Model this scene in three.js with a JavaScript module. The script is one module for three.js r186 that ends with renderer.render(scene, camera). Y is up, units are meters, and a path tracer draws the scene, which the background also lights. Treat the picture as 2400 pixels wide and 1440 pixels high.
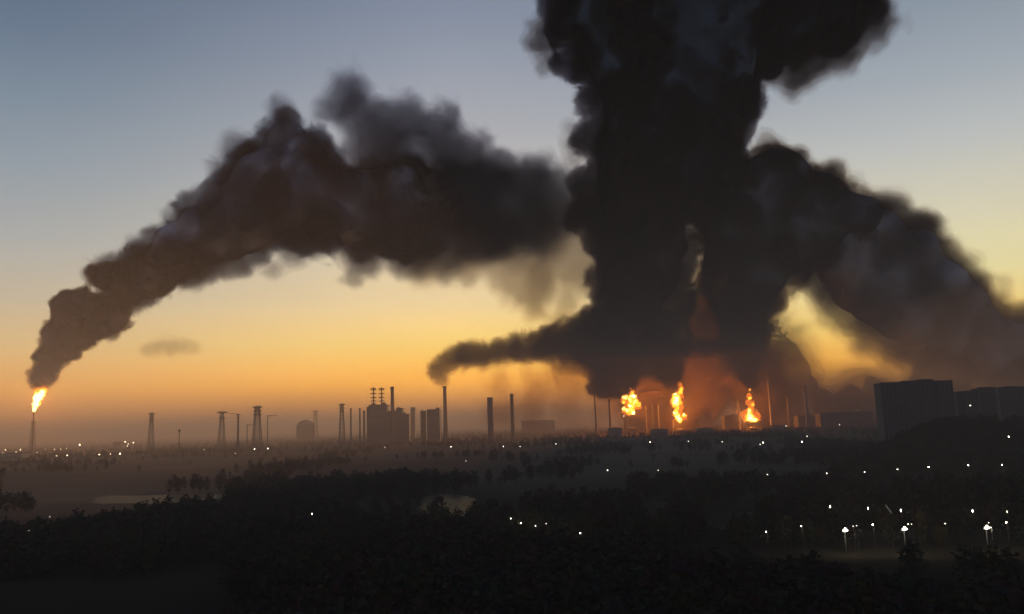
import * as THREE from 'three';
import { mergeGeometries } from 'three/addons/utils/BufferGeometryUtils.js';

// ---------- camera ----------
const scene = new THREE.Scene();
const FOV = 41, PXF = 720 / Math.tan(FOV * Math.PI / 360);          // focal length in pixels of the 2400 x 1440 photograph
const camera = new THREE.PerspectiveCamera(FOV, 2400 / 1440, 1, 60000);
camera.position.set(0, 45, 0);
camera.rotation.order = 'YXZ';
camera.rotation.set(8.1 * Math.PI / 180, 0, -1.9 * Math.PI / 180);
camera.updateMatrixWorld(true);
scene.add(camera);
const renderer = new THREE.WebGLRenderer({ antialias: true });
renderer.toneMapping = THREE.LinearToneMapping;
renderer.toneMappingExposure = 1;
renderer.shadowMap.enabled = true;

// ---------- random numbers and gradient noise ----------
let seed = 20240611;
const rnd = () => { seed = (seed + 0x6d2b79f5) | 0; let t = Math.imul(seed ^ (seed >>> 15), 1 | seed); t = (t + Math.imul(t ^ (t >>> 7), 61 | t)) ^ t; return ((t ^ (t >>> 14)) >>> 0) / 4294967296; };
const rr = (a, b) => a + (b - a) * rnd();
const P = new Uint8Array(512), GX = new Float32Array(256), GY = new Float32Array(256), GZ = new Float32Array(256);
{
  const p = [...Array(256).keys()];
  for (let i = 255; i > 0; i--) { const j = Math.floor(rnd() * (i + 1)); [p[i], p[j]] = [p[j], p[i]]; }
  for (let i = 0; i < 512; i++) P[i] = p[i & 255];
  for (let i = 0; i < 256; i++) { const z = rr(-1, 1), a = rr(0, 6.283), s = Math.sqrt(1 - z * z); GX[i] = s * Math.cos(a); GY[i] = s * Math.sin(a); GZ[i] = z; }
}
function noise(x, y, z) {
  const xf = Math.floor(x), yf = Math.floor(y), zf = Math.floor(z), X = xf & 255, Y = yf & 255, Z = zf & 255;
  x -= xf; y -= yf; z -= zf;
  const u = x * x * x * (x * (x * 6 - 15) + 10), v = y * y * y * (y * (y * 6 - 15) + 10), w = z * z * z * (z * (z * 6 - 15) + 10);
  const A = P[X] + Y, B = P[X + 1] + Y, a0 = P[A] + Z, a1 = P[A + 1] + Z, b0 = P[B] + Z, b1 = P[B + 1] + Z;
  const g = (h, dx, dy, dz) => GX[h] * dx + GY[h] * dy + GZ[h] * dz;
  const l = (a, b, t) => a + (b - a) * t;
  return 1.5 * l(l(l(g(P[a0], x, y, z), g(P[b0], x - 1, y, z), u), l(g(P[a1], x, y - 1, z), g(P[b1], x - 1, y - 1, z), u), v),
    l(l(g(P[a0 + 1], x, y, z - 1), g(P[b0 + 1], x - 1, y, z - 1), u), l(g(P[a1 + 1], x, y - 1, z - 1), g(P[b1 + 1], x - 1, y - 1, z - 1), u), v), w);
}

// ---------- sky: dusk, sun just under the smoke at the horizon ----------
const lin = (c) => (c <= 0.04045 ? c / 12.92 : ((c + 0.055) / 1.055) ** 2.4);
const L3 = (r, g, b) => [lin(r / 255), lin(g / 255), lin(b / 255)];
const HAZE = 3.1e-4;                                                // haze per metre, lying low over the plain
const SKY_AZ = [-180, -100, -32, -4, 31, 100, 180];
const SKY_EL = [0, 1.2, 3, 5.5, 8.5, 12, 16.5, 20.5, 24.5, 28, 45, 90];
const SKY_TAB = {                                                    // colours as seen through the haze
  back: [[70, 62, 66], [74, 66, 72], [76, 69, 78], [77, 72, 84], [77, 75, 90], [75, 78, 96], [70, 78, 98], [66, 77, 98], [62, 75, 98], [60, 74, 98], [52, 66, 94], [46, 60, 88]],
  side: [[110, 84, 70], [126, 94, 74], [140, 106, 82], [142, 116, 96], [134, 120, 110], [122, 120, 124], [108, 116, 132], [98, 110, 132], [88, 104, 130], [82, 98, 126], [60, 76, 104], [46, 60, 88]],
  left: [[130, 95, 72], [176, 117, 68], [202, 146, 82], [206, 173, 122], [187, 174, 150], [167, 168, 165], [145, 155, 164], [124, 139, 154], [103, 120, 140], [92, 108, 130], [62, 78, 104], [46, 60, 88]],
  mid: [[135, 98, 72], [196, 127, 60], [246, 171, 70], [253, 208, 114], [240, 210, 156], [220, 203, 172], [195, 188, 180], [172, 172, 177], [152, 157, 170], [133, 142, 160], [84, 100, 128], [46, 60, 88]],
  right: [[135, 98, 72], [190, 130, 66], [220, 156, 64], [234, 196, 110], [230, 216, 160], [214, 206, 178], [188, 190, 188], [160, 168, 176], [139, 150, 163], [125, 136, 150], [80, 95, 120], [46, 60, 88]],
};
const SKY_COLS = ['back', 'side', 'left', 'mid', 'right', 'side', 'back'].map((k) => SKY_TAB[k].map((c, i) => { const T = Math.exp((-HAZE * 170) / Math.sin((Math.max(2.2, SKY_EL[i]) * Math.PI) / 180)); return L3(...c).map((v, n) => Math.max(v * 0.6, (v - [0.06, 0.035, 0.025][n] * (1 - T)) / T)); }));
function skyColor(el, az) {
  el = Math.max(0, el);
  let i = 0, j = 0;
  while (i < SKY_EL.length - 2 && el > SKY_EL[i + 1]) i++;
  while (j < SKY_AZ.length - 2 && az > SKY_AZ[j + 1]) j++;
  const u = (el - SKY_EL[i]) / (SKY_EL[i + 1] - SKY_EL[i]);
  let v = (az - SKY_AZ[j]) / (SKY_AZ[j + 1] - SKY_AZ[j]);
  v = v * v * (3 - 2 * v) * 0.5 + v * 0.5;
  return [0, 1, 2].map((c) => (SKY_COLS[j][i][c] * (1 - u) + SKY_COLS[j][i + 1][c] * u) * (1 - v) + (SKY_COLS[j + 1][i][c] * (1 - u) + SKY_COLS[j + 1][i + 1][c] * u) * v);
}
{
  const W = 1024, H = 512, data = new Float32Array(W * H * 4);
  for (let r = 0; r < H; r++) for (let c = 0; c < W; c++) {
    const el = ((r + 0.5) / H - 0.5) * 180, phi = ((c + 0.5) / W - 0.5) * 2 * Math.PI;      // phi: atan2(z, x)
    let az = (phi * 180) / Math.PI + 90;                                                      // 0 along -z, + towards +x
    if (az > 180) az -= 360;
    const k = skyColor(el, az), o = (r * W + c) * 4, x = Math.sin(phi) * 4, z = Math.cos(phi) * 4;
    const streak = noise(x, el / 2.6, z) + 0.6 * noise(x * 2.3, el / 1.1 + 7, z * 2.3) + 0.3 * noise(x * 5, el / 0.6, z * 5 + 3);     // thin uneven layers of air
    const f = 1 + 0.045 * streak * Math.exp(-Math.max(0, el) / 16);
    data[o] = k[0] * f; data[o + 1] = k[1] * f; data[o + 2] = k[2] * (1 + (f - 1) * 0.6); data[o + 3] = 1;
  }
  const t = new THREE.DataTexture(data, W, H, THREE.RGBAFormat, THREE.FloatType);
  t.mapping = THREE.EquirectangularReflectionMapping; t.magFilter = THREE.LinearFilter; t.minFilter = THREE.LinearFilter; t.needsUpdate = true;
  scene.background = t; scene.environment = t;
}
const sun = new THREE.DirectionalLight(new THREE.Color().setRGB(1, 0.56, 0.27), 5);   // the low sun, hidden behind the tallest column
sun.position.set(Math.sin(0.148) * 6000, 6000 * Math.tan(0.105), -Math.cos(0.148) * 6000);
sun.target.position.set(0, 0, 0); sun.castShadow = true; sun.shadow.radius = 2;
sun.shadow.camera.left = sun.shadow.camera.bottom = -3000; sun.shadow.camera.right = sun.shadow.camera.top = 3000; sun.shadow.camera.far = 12000;
scene.add(sun, sun.target);
scene.fog = new THREE.FogExp2(new THREE.Color().setRGB(1, 0.86, 0.69), HAZE);

// ---------- helpers ----------
// survey of the place: sight lines measured from the window at EYE, turned as LOOK
const EYE = new THREE.Vector3(0, 45, 0), LOOK = new THREE.Quaternion().setFromEuler(new THREE.Euler(8.1 * Math.PI / 180, 0, -1.9 * Math.PI / 180, 'YXZ'));
const ray = (x, y) => new THREE.Vector3((x - 1200) / PXF, (720 - y) / PXF, -1).applyQuaternion(LOOK);
const at = (x, y, depth) => { const d = ray(x, y); return d.multiplyScalar(depth / -d.z).add(EYE); };
const onPlane = (x, y, h = 0) => { const d = ray(x, y); return d.multiplyScalar((h - EYE.y) / d.y).add(EYE); };
const used = {};
const numbered = (n) => { used[n] = (used[n] ?? -1) + 1; return used[n] ? n + '_' + String(used[n]).padStart(3, '0') : n; };
function tag(o, label, category, group, kind) {
  o.userData.label = label; if (category) o.userData.category = category;
  if (group) o.userData.group = group; if (kind) o.userData.kind = kind;
  return o;
}
function thing(name, label, category, pos, group) {
  const g = new THREE.Group(); g.name = numbered(name); g.position.copy(pos); scene.add(g);
  return tag(g, label, category, group);
}
const FINE = /^(railing|bracing|foot_bracing|insulators|ladder|pipe_run|steel_frame|smoke_veil|smoke_tail|smoke_bank|flame_tongue|flame_body)$/;   // masses of pieces too small or too loose to pick apart
function part(name, geo, m, parent) {
  const o = new THREE.Mesh(geo, m); o.name = parent === scene ? numbered(name) : name; o.castShadow = o.receiveShadow = true; parent.add(o);
  if (FINE.test(name)) o.userData.kind = 'stuff';
  return o;
}
const mat = (r, g, b, rough = 0.9, extra = {}) => new THREE.MeshStandardMaterial({ color: new THREE.Color().setRGB(r, g, b), roughness: rough, ...extra });
const glow = (r, g, b, k) => new THREE.MeshStandardMaterial({ color: new THREE.Color(0.02, 0.02, 0.02), emissive: new THREE.Color().setRGB(r, g, b), emissiveIntensity: k, roughness: 1 });
const box = (w, h, d, x = 0, y = 0, z = 0) => new THREE.BoxGeometry(w, h, d).translate(x, y, z);
const cyl = (r0, r1, h, x = 0, y = 0, z = 0, n = 20) => new THREE.CylinderGeometry(r1, r0, h, n).translate(x, y + h / 2, z);
function bar(a, b, r, n = 5) {
  const d = b.clone().sub(a), g = new THREE.CylinderGeometry(r, r, d.length(), n, 1);
  g.applyQuaternion(new THREE.Quaternion().setFromUnitVectors(new THREE.Vector3(0, 1, 0), d.clone().normalize()));
  return g.translate((a.x + b.x) / 2, (a.y + b.y) / 2, (a.z + b.z) / 2);
}
const V = (x, y, z) => new THREE.Vector3(x, y, z);

// A closed surface round a union of balls swollen by billowing noise, by surface nets.
// balls: [x, y, z, r]; cell: metres; o: inflate, k (blend), amp (share of radius), ampMax, waves (wavelengths), soft (plain noise share), warp
function billow(balls, cell, o) {
  const { levels = [0], k = 8, amp = 0.3, ampMax = 40, waves = [110, 50, 24], gains = [1, 0.5, 0.28], soft = 0.3, warp = 0.35, seedAt = 0, floor = -1e9 } = o;
  const wide = Math.max(...levels.map(Math.abs)), low = Math.min(...levels);
  const lo = [1e9, 1e9, 1e9], hi = [-1e9, -1e9, -1e9], pad = Math.max(0, -low) + ampMax * 1.3 + cell * 3;
  for (const b of balls) for (let c = 0; c < 3; c++) { lo[c] = Math.min(lo[c], b[c] - b[3] - pad); hi[c] = Math.max(hi[c], b[c] + b[3] + pad); }
  const n = [0, 1, 2].map((c) => Math.ceil((hi[c] - lo[c]) / cell / 8) * 8 + 1), [nx, ny, nz] = n;
  const F = new Float32Array(nx * ny * nz).fill(-1e3), sx = 1, sy = nx, sz = nx * ny, BL = 8, half = BL * cell * 0.5, reach = half * 1.7321, N = balls.length, D = new Float64Array(N), band = ampMax * 1.6 + wide + k + 12;
  for (let bz = 0; bz < nz; bz += BL) for (let by = 0; by < ny; by += BL) for (let bx = 0; bx < nx; bx += BL) {
    const cx = lo[0] + bx * cell + half, cy = lo[1] + by * cell + half, cz = lo[2] + bz * cell + half;
    let best = -1e9;
    for (let i = 0; i < N; i++) { const b = balls[i], x = cx - b[0], y = cy - b[1], z = cz - b[2]; D[i] = b[3] - Math.sqrt(x * x + y * y + z * z); if (D[i] > best) best = D[i]; }
    const fill = best > reach + ampMax * 1.6 + wide ? 1e3 : best < -reach - ampMax * 1.6 - 3 * k - wide ? -1e3 : 0, list = [];
    if (!fill) for (let i = 0; i < N; i++) if (D[i] > best - 2 * reach - 3 * k) list.push(balls[i]);
    for (let z = bz; z < Math.min(bz + BL, nz); z++) for (let y = by; y < Math.min(by + BL, ny); y++) for (let x = bx; x < Math.min(bx + BL, nx); x++) {
      const at_ = x + y * sy + z * sz;
      if (fill) { F[at_] = fill; continue; }
      const px = lo[0] + x * cell, py = lo[1] + y * cell, pz = lo[2] + z * cell;
      let top = -1e9, R = 0, W = 0, S = 0;
      const n = list.length;
      for (let i = 0; i < n; i++) { const b = list[i], ux = px - b[0], uy = py - b[1], uz = pz - b[2], d = b[3] - Math.sqrt(ux * ux + uy * uy + uz * uz); D[i] = d; if (d > top) top = d; }
      if (top > band || top < -band) { F[at_] = top; continue; }
      for (let i = 0; i < n; i++) { const t = (D[i] - top) / k; if (t < -9) continue; const w = Math.exp(t * 0.5); S += w * w; R += w * list[i][3]; W += w; }
      let d = top + Math.min(k * Math.log(S), k);
      R /= W;
      const A = Math.min(ampMax, amp * R);
      if (d > -A * 1.6 - wide && d < A * 1.6 + wide + 12) {
        const s0 = waves[0], ws = Math.min(1, R / (s0 * 0.55)), q = 1 / ws;                // small balls carry finer billows
        const wx = warp * s0 * ws, u = (px * q) / s0 + seedAt, v = (py * q) / s0, w = (pz * q) / s0;
        const ax = px + wx * noise(u + 31.7, v, w), ay = py + wx * noise(u, v + 17.3, w), az = pz + wx * noise(u, v, w + 9.1);
        let t = 0;
        for (let i = 0; i < waves.length; i++) {
          const f = q / waves[i], m = noise(ax * f + 5.3 * i + seedAt, ay * f, az * f + 2.9 * i);
          t += gains[i] * ((1 - soft) * (Math.abs(m) * 2.2 - 0.55) + soft * m * 1.3);
        }
        d += A * t;
      }
      if (py < floor) d = Math.min(d, low - 1);
      F[at_] = d;
    }
  }
  return levels.map((level) => {
  const idx = new Int32Array(nx * ny * nz).fill(-1), pos = [], tri = [];
  const corners = [0, 1, sy, sy + 1, sz, sz + 1, sz + sy, sz + sy + 1];
  const edges = [[0, 1], [2, 3], [4, 5], [6, 7], [0, 2], [1, 3], [4, 6], [5, 7], [0, 4], [1, 5], [2, 6], [3, 7]];
  for (let z = 0; z < nz - 1; z++) for (let y = 0; y < ny - 1; y++) for (let x = 0; x < nx - 1; x++) {
    const a = x + y * sy + z * sz;
    let m = 0;
    for (let c = 0; c < 8; c++) if (F[a + corners[c]] > level) m |= 1 << c;
    if (m === 0 || m === 255) continue;
    let ex = 0, ey = 0, ez = 0, cnt = 0;
    for (const [p, r] of edges) {
      if (((m >> p) & 1) === ((m >> r) & 1)) continue;
      const f0 = F[a + corners[p]] - level, f1 = F[a + corners[r]] - level, t = f0 / (f0 - f1);
      ex += (p & 1) + t * ((r & 1) - (p & 1)); ey += ((p >> 1) & 1) + t * (((r >> 1) & 1) - ((p >> 1) & 1)); ez += (p >> 2) + t * ((r >> 2) - (p >> 2)); cnt++;
    }
    idx[a] = pos.length / 3;
    pos.push(lo[0] + (x + ex / cnt) * cell, lo[1] + (y + ey / cnt) * cell, lo[2] + (z + ez / cnt) * cell);
  }
  const quad = (a, b, c, d, flip) => { if (a < 0 || b < 0 || c < 0 || d < 0) return; if (flip) tri.push(a, b, c, a, c, d); else tri.push(a, c, b, a, d, c); };
  for (let z = 1; z < nz - 1; z++) for (let y = 1; y < ny - 1; y++) for (let x = 1; x < nx - 1; x++) {
    const a = x + y * sy + z * sz, s = F[a] > level;
    if (s !== (F[a + 1] > level)) quad(idx[a], idx[a - sy], idx[a - sy - sz], idx[a - sz], s);
    if (s !== (F[a + sy] > level)) quad(idx[a], idx[a - sz], idx[a - sz - 1], idx[a - 1], s);
    if (s !== (F[a + sz] > level)) quad(idx[a], idx[a - 1], idx[a - 1 - sy], idx[a - sy], s);
  }
  const g = new THREE.BufferGeometry();
  g.setAttribute('position', new THREE.Float32BufferAttribute(pos, 3));
  g.setIndex(tri); g.computeVertexNormals();
  return g;
  });
}
// Balls from photograph measures: [x, y, r] in its pixels at a distance.
const balls = (list, depth) => list.map(([x, y, r, dz = 0]) => { const p = at(x, y, depth + dz); return [p.x, p.y, p.z, (r * (depth + dz)) / PXF]; });

// ---------- smoke ----------
// Smoke that absorbs light along the way through it: sigma per metre for red, green and blue; share of its skin that scatters.
function smoke([r, g, b], opacity = 0, albedo = [0.3, 0.3, 0.3]) {
  const sigma = [r, g * 1.05, b * 1.01];
  const dist = 1 / Math.max(...sigma);
  return new THREE.MeshPhysicalMaterial({
    color: new THREE.Color().setRGB(...albedo), roughness: 1, specularIntensity: 0, transparent: true, opacity, thickness: 1,
    attenuationDistance: dist, attenuationColor: new THREE.Color().setRGB(...sigma.map((s) => Math.exp(-s * dist))), side: THREE.DoubleSide,
  });
}
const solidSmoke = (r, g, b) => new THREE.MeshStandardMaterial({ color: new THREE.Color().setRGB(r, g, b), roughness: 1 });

const smokeThing = (label) => thing('smoke_cloud', label, 'smoke plume', V(0, 0, 0), null);
// ---------- ground, water, roads ----------
const M = {
  concrete: mat(0.2, 0.19, 0.18), steel: mat(0.16, 0.15, 0.15, 0.6, { metalness: 0.3 }), dark: mat(0.07, 0.07, 0.07, 0.8), rust: mat(0.14, 0.08, 0.05, 0.85),
  wall: mat(0.22, 0.2, 0.19), wallDark: mat(0.12, 0.11, 0.11), roof: mat(0.06, 0.06, 0.06), glass: mat(0.02, 0.022, 0.025, 0.12), panel: mat(0.3, 0.27, 0.24), block: mat(0.12, 0.115, 0.11), asphalt: new THREE.MeshLambertMaterial({ color: new THREE.Color().setRGB(0.035, 0.035, 0.035) }), pole: mat(0.025, 0.025, 0.025), bark: mat(0.06, 0.045, 0.035), leaf: new THREE.MeshLambertMaterial({ color: new THREE.Color().setRGB(0.046, 0.041, 0.03), side: THREE.DoubleSide }),
};
// share of open dry land: the woods thin some way out, less so at right round the apartment blocks
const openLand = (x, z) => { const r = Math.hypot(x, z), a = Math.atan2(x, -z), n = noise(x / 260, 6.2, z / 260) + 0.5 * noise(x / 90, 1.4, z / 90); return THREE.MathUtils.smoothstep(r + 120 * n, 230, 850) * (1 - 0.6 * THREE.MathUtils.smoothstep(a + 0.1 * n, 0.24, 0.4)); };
// a low wooded rise in front of the apartment blocks
const rise = (x, z) => 25 * Math.exp(-(((-z - 745) / 80) ** 2)) * THREE.MathUtils.smoothstep(Math.atan2(x, -z), 0.385, 0.47) * (1 + 0.16 * noise(x / 70, 2.7, z / 70));
const openSpots = [];                                                   // places kept open to view: [x, z, metres towards the camera]
const roadLines = [
  { w: 9, pts: [[1780, 1122], [1938, 1118], [2027, 1114], [2104, 1108], [2177, 1102], [2270, 1098], [2420, 1094]] },
  { w: 8, pts: [[1730, 1268], [1796, 1260], [1878, 1247], [1981, 1253], [2120, 1250], [2313, 1246], [2440, 1238]] },
  { w: 7, pts: [[1130, 1216], [1197, 1230], [1255, 1246], [1328, 1252], [1375, 1268]] },
];
const ponds = [
  ['far left pond, a pale grey strip of water among dark trees', [[218, 1170], [250, 1164], [330, 1163], [420, 1160], [515, 1158], [512, 1168], [440, 1176], [370, 1182], [300, 1180], [235, 1181]]],
  ['middle pond, a bright patch of water split by a dark tree', [[1000, 1165], [1050, 1160], [1098, 1166], [1104, 1190], [1104, 1214], [1070, 1218], [1030, 1214], [990, 1216], [988, 1200]]],
  ['small glinting pool below the second fire', [[1522, 1178], [1552, 1176], [1560, 1196], [1550, 1216], [1528, 1212]]],
  ['dull reddish pool below the third fire', [[1655, 1212], [1690, 1204], [1745, 1200], [1752, 1218], [1720, 1236], [1680, 1240]]],
].map(([label, px]) => ({ label, pts: px.map(([x, y]) => onPlane(x, y, 0)) }));
ponds.forEach((p, i) => p.pts.forEach((q, k) => { if (i === 0 ? k % 2 : i !== 1 || k % 3) openSpots.push([q.x, q.z, [115, 60, 60, 50][i]]); }));
const inPoly = (x, z, p) => { let c = false; for (let i = 0, j = p.length - 1; i < p.length; j = i++) if ((p[i].z > z) !== (p[j].z > z) && x < ((p[j].x - p[i].x) * (z - p[i].z)) / (p[j].z - p[i].z) + p[i].x) c = !c; return c; };
{
  const rad = [], pos = [], col = [], tri = [], NA = 256;
  for (let r = 60; r < 22000; r *= 1.045) rad.push(r);
  pos.push(0, 0, 0); col.push(0.03, 0.03, 0.02);
  for (const r of rad) for (let a = 0; a < NA; a++) {
    const x = r * Math.sin((a / NA) * 6.28319), z = -r * Math.cos((a / NA) * 6.28319);
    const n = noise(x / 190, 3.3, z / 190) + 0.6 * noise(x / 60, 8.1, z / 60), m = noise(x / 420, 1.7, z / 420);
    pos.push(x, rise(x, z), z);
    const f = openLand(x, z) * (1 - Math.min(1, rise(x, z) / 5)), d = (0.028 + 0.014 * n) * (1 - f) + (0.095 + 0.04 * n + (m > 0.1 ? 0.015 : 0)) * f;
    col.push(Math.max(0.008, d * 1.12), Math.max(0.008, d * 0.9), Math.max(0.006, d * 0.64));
  }
  for (let a = 0; a < NA; a++) tri.push(0, 1 + ((a + 1) % NA), 1 + a);
  for (let i = 0; i < rad.length - 1; i++) for (let a = 0; a < NA; a++) {
    const p = 1 + i * NA + a, q = 1 + i * NA + ((a + 1) % NA);
    tri.push(p, q, p + NA, q, q + NA, p + NA);
  }
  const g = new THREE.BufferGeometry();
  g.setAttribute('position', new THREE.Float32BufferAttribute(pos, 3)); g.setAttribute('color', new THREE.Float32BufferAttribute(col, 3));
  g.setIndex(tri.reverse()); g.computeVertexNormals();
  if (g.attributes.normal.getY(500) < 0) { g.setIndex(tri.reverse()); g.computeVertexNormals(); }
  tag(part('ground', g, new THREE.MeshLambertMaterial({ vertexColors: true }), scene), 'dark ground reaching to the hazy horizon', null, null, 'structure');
}
{
  const N = 256, d = new Uint8Array(N * N * 4);
  for (let y = 0; y < N; y++) for (let x = 0; x < N; x++) {
    const s = (f, k) => { const a = (x / N) * 6.28319, b = (y / N) * 6.28319; return noise(Math.cos(a) * f + k, Math.sin(a) * f + Math.cos(b) * f, Math.sin(b) * f); };
    const v = 128 + 60 * s(3, 1) + 40 * s(7, 5), o = (y * N + x) * 4;
    d[o] = d[o + 1] = d[o + 2] = Math.max(0, Math.min(255, v)); d[o + 3] = 255;
  }
  const t = new THREE.DataTexture(d, N, N); t.wrapS = t.wrapT = THREE.RepeatWrapping; t.magFilter = THREE.LinearFilter; t.repeat.set(1 / 14, 1 / 14); t.needsUpdate = true;
  const water = new THREE.MeshPhysicalMaterial({ specularIntensity: 0.16, ior: 1.2, color: new THREE.Color().setRGB(0.015, 0.016, 0.015), roughness: 0.36, bumpMap: t, bumpScale: 0.12 });
  for (const p of ponds) {
    const g = new THREE.ShapeGeometry(new THREE.Shape(new THREE.CatmullRomCurve3(p.pts.map((q) => V(q.x, -q.z, 0)), true).getPoints(140).map((q) => new THREE.Vector2(q.x + 3.5 * noise(q.x / 9, 1.3, q.y / 14), q.y + 9 * noise(q.x / 11, 5.7, q.y / 16))))).rotateX(-Math.PI / 2).translate(0, 0.05, 0);
    tag(part('water', g, water, scene), p.label, null, null, 'structure');
  }
  roadLines.forEach((r, i) => {
    const c = new THREE.CatmullRomCurve3(r.pts.map(([x, y]) => onPlane(x, y, 0))), pos = [], tri = [], n = 60;
    r.curve = c.getPoints(200);
    for (let k = 0; k <= n; k++) { const p = c.getPoint(k / n), q = c.getTangent(k / n), s = V(-q.z, 0, q.x).normalize().multiplyScalar(r.w / 2); pos.push(p.x - s.x, 0.06, p.z - s.z, p.x + s.x, 0.06, p.z + s.z); if (k < n) { const a = 2 * k; tri.push(a, a + 1, a + 2, a + 1, a + 3, a + 2); } }
    const g = new THREE.BufferGeometry(); g.setAttribute('position', new THREE.Float32BufferAttribute(pos, 3)); g.setIndex(tri); g.computeVertexNormals();
    if (g.attributes.normal.getY(4) < 0) { g.setIndex(tri.reverse()); g.computeVertexNormals(); }
    tag(part('road', g, M.asphalt, scene), ['dark road under the upper lamp row at right', 'dark road past the three bright floodlights', 'dark lane under the lamps right of the middle pond'][i], null, null, 'structure');
  });
}

// ---------- chimneys and stacks ----------
function ring(r, t, h, y) { return new THREE.LatheGeometry([[r, y], [r + t, y], [r + t, y + h], [r, y + h], [r, y]].map((p) => new THREE.Vector2(...p)), 24); }
function chimney(name, label, px, topY, w0, w1, depth, m, group, rings = [0.96, 0.72], base = 0) {
  const top = at(px, topY, depth), s = depth / PXF / 2, r1 = w0 * s, r0 = w1 * s, H = top.y - base, t = thing(name, label, 'chimney', V(top.x, base, top.z), group);
  const prof = []; for (let i = 0; i <= 12; i++) { const k = i / 12; prof.push(new THREE.Vector2(r1 + (r0 - r1) * (1 - k) ** 1.6, H * k)); }
  prof.push(new THREE.Vector2(r1 * 0.8, H), new THREE.Vector2(r1 * 0.8, H - 3));
  part('shaft', new THREE.LatheGeometry(prof, 24), m, t);
  part('rim', ring(r1 * 1.01, r1 * 0.16, Math.min(3, r1), H - Math.min(3, r1) - 0.4), M.dark, t);
  for (const k of rings) {
    const r = r1 + (r0 - r1) * (1 - k) ** 1.6, g = part('platform', mergeGeometries([ring(r * 0.99, 1.3, 0.3, H * k), ring(r + 1.2, 0.1, 0.12, H * k + 1.1)]), M.steel, t);
    const rails = []; for (let i = 0; i < 8; i++) rails.push(cyl(0.06, 0.06, 1.1, Math.cos(i * 0.785) * (r + 1.2), H * k + 0.3, Math.sin(i * 0.785) * (r + 1.2), 5));
    part('railing', mergeGeometries(rails), M.steel, g);
  }
  part('ladder', mergeGeometries([box(0.12, H * 0.97, 0.12, -0.3, H * 0.485, r0 + 0.25), box(0.12, H * 0.97, 0.12, 0.3, H * 0.485, r0 + 0.25)]), M.steel, t);
  return t;
}
chimney('chimney', 'tall thin chimney with grey smoke streaming off its top', 1042, 906, 8, 11, 2460, M.rust);
chimney('chimney', 'dark smokeless chimney just right of the twin masts', 919, 907, 8, 11, 2300, M.rust);
chimney('chimney', 'broad straight stack right of the smoking chimney', 1148, 932, 13, 14, 2250, M.wallDark);
chimney('chimney', 'dark narrow stack between broad stack and tallest smoke column', 1199, 924, 8, 9, 2380, M.dark);
chimney('exhaust_stack', 'left one of two thin poles left of the boiler house', 822, 957, 3.6, 4.4, 2250, M.dark, null, [0.97]);
chimney('exhaust_stack', 'right one of two thin poles left of the boiler house', 843, 957, 3.6, 4.4, 2250, M.dark, null, [0.97]);
chimney('exhaust_stack', 'short pale stack touching the left side of boiler house', 853, 963, 5, 6, 2320, M.steel, null, [0.95]);
chimney('exhaust_stack', 'thin stack under the black smoke left of first fire', 1394, 922, 4, 5, 2440, M.steel);
chimney('exhaust_stack', 'short lit stack close to the left of first fire', 1428, 937, 5, 6, 2450, M.concrete);
chimney('exhaust_stack', 'leftmost of three short stacks between first and second fire', 1515, 950, 5, 6, 2540, M.dark);
chimney('exhaust_stack', 'middle of three short stacks between first and second fire', 1527, 948, 6, 7, 2540, M.dark);
chimney('exhaust_stack', 'rightmost of three short stacks between first and second fire', 1541, 950, 5, 6, 2540, M.dark);
chimney('exhaust_stack', 'thin fire-lit stack just left of the third fire', 1729, 935, 4, 5, 2500, M.concrete);
chimney('chimney', 'tallest slender stack right of third fire, glowing orange', 1801, 882, 6, 8, 2480, M.concrete);
chimney('exhaust_stack', 'faint dark stack between the two slender right stacks', 1846, 932, 6, 7, 2560, M.dark);
chimney('chimney', 'slender pale stack standing left of the apartment blocks', 1886, 906, 6, 7.5, 2300, M.panel);

// ---------- flare stack ----------
function lattice(t, name, H, w0, w1, r, m, bays, y0 = 0) {
  const legs = [[-1, -1], [1, -1], [1, 1], [-1, 1]], p = (i, k) => { const w = (w0 + (w1 - w0) * k) / 2; return V(legs[i][0] * w, y0 + H * k, legs[i][1] * w); };
  for (let i = 0; i < 4; i++) part('leg', bar(p(i, 0), p(i, 1), r), m, t);
  const br = [];
  for (let b = 0; b < bays; b++) for (let i = 0; i < 4; i++) { const k0 = b / bays, k1 = (b + 1) / bays, j = (i + 1) % 4; br.push(bar(p(i, k0), p(j, k1), r * 0.6, 4), bar(p(j, k0), p(i, k1), r * 0.6, 4), bar(p(i, k1), p(j, k1), r * 0.6, 4)); }
  part(name, mergeGeometries(br), m, t);
}
{
  const top = at(78.5, 966, 2600), t = thing('flare_stack', 'lit flare stack with platform at the far left', 'flare stack', V(top.x, 0, top.z)), H = top.y, P0 = H - 30;
  part('pipe', cyl(2.4, 2.0, H, 0, 0, 0), M.rust, t);
  part('burner_tip', mergeGeometries([cyl(2.2, 3, 3, 0, H - 3.4, 0), ring(3, 0.4, 1, H - 1.2)]), M.dark, t);
  lattice(t, 'bracing', P0 - 2, 15, 7, 0.55, M.rust, 9);
  const pl = part('platform', mergeGeometries([ring(2.3, 5.2, 0.5, P0), ring(2.3, 4, 1.2, P0 - 1.4)]), M.rust, t);
  const rails = [ring(7.2, 0.2, 0.2, P0 + 2)]; for (let i = 0; i < 12; i++) rails.push(cyl(0.1, 0.1, 1.8, Math.cos(i * 0.5236) * 7.3, P0 + 0.5, Math.sin(i * 0.5236) * 7.3, 5));
  part('railing', mergeGeometries(rails), M.rust, pl);
}

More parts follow.
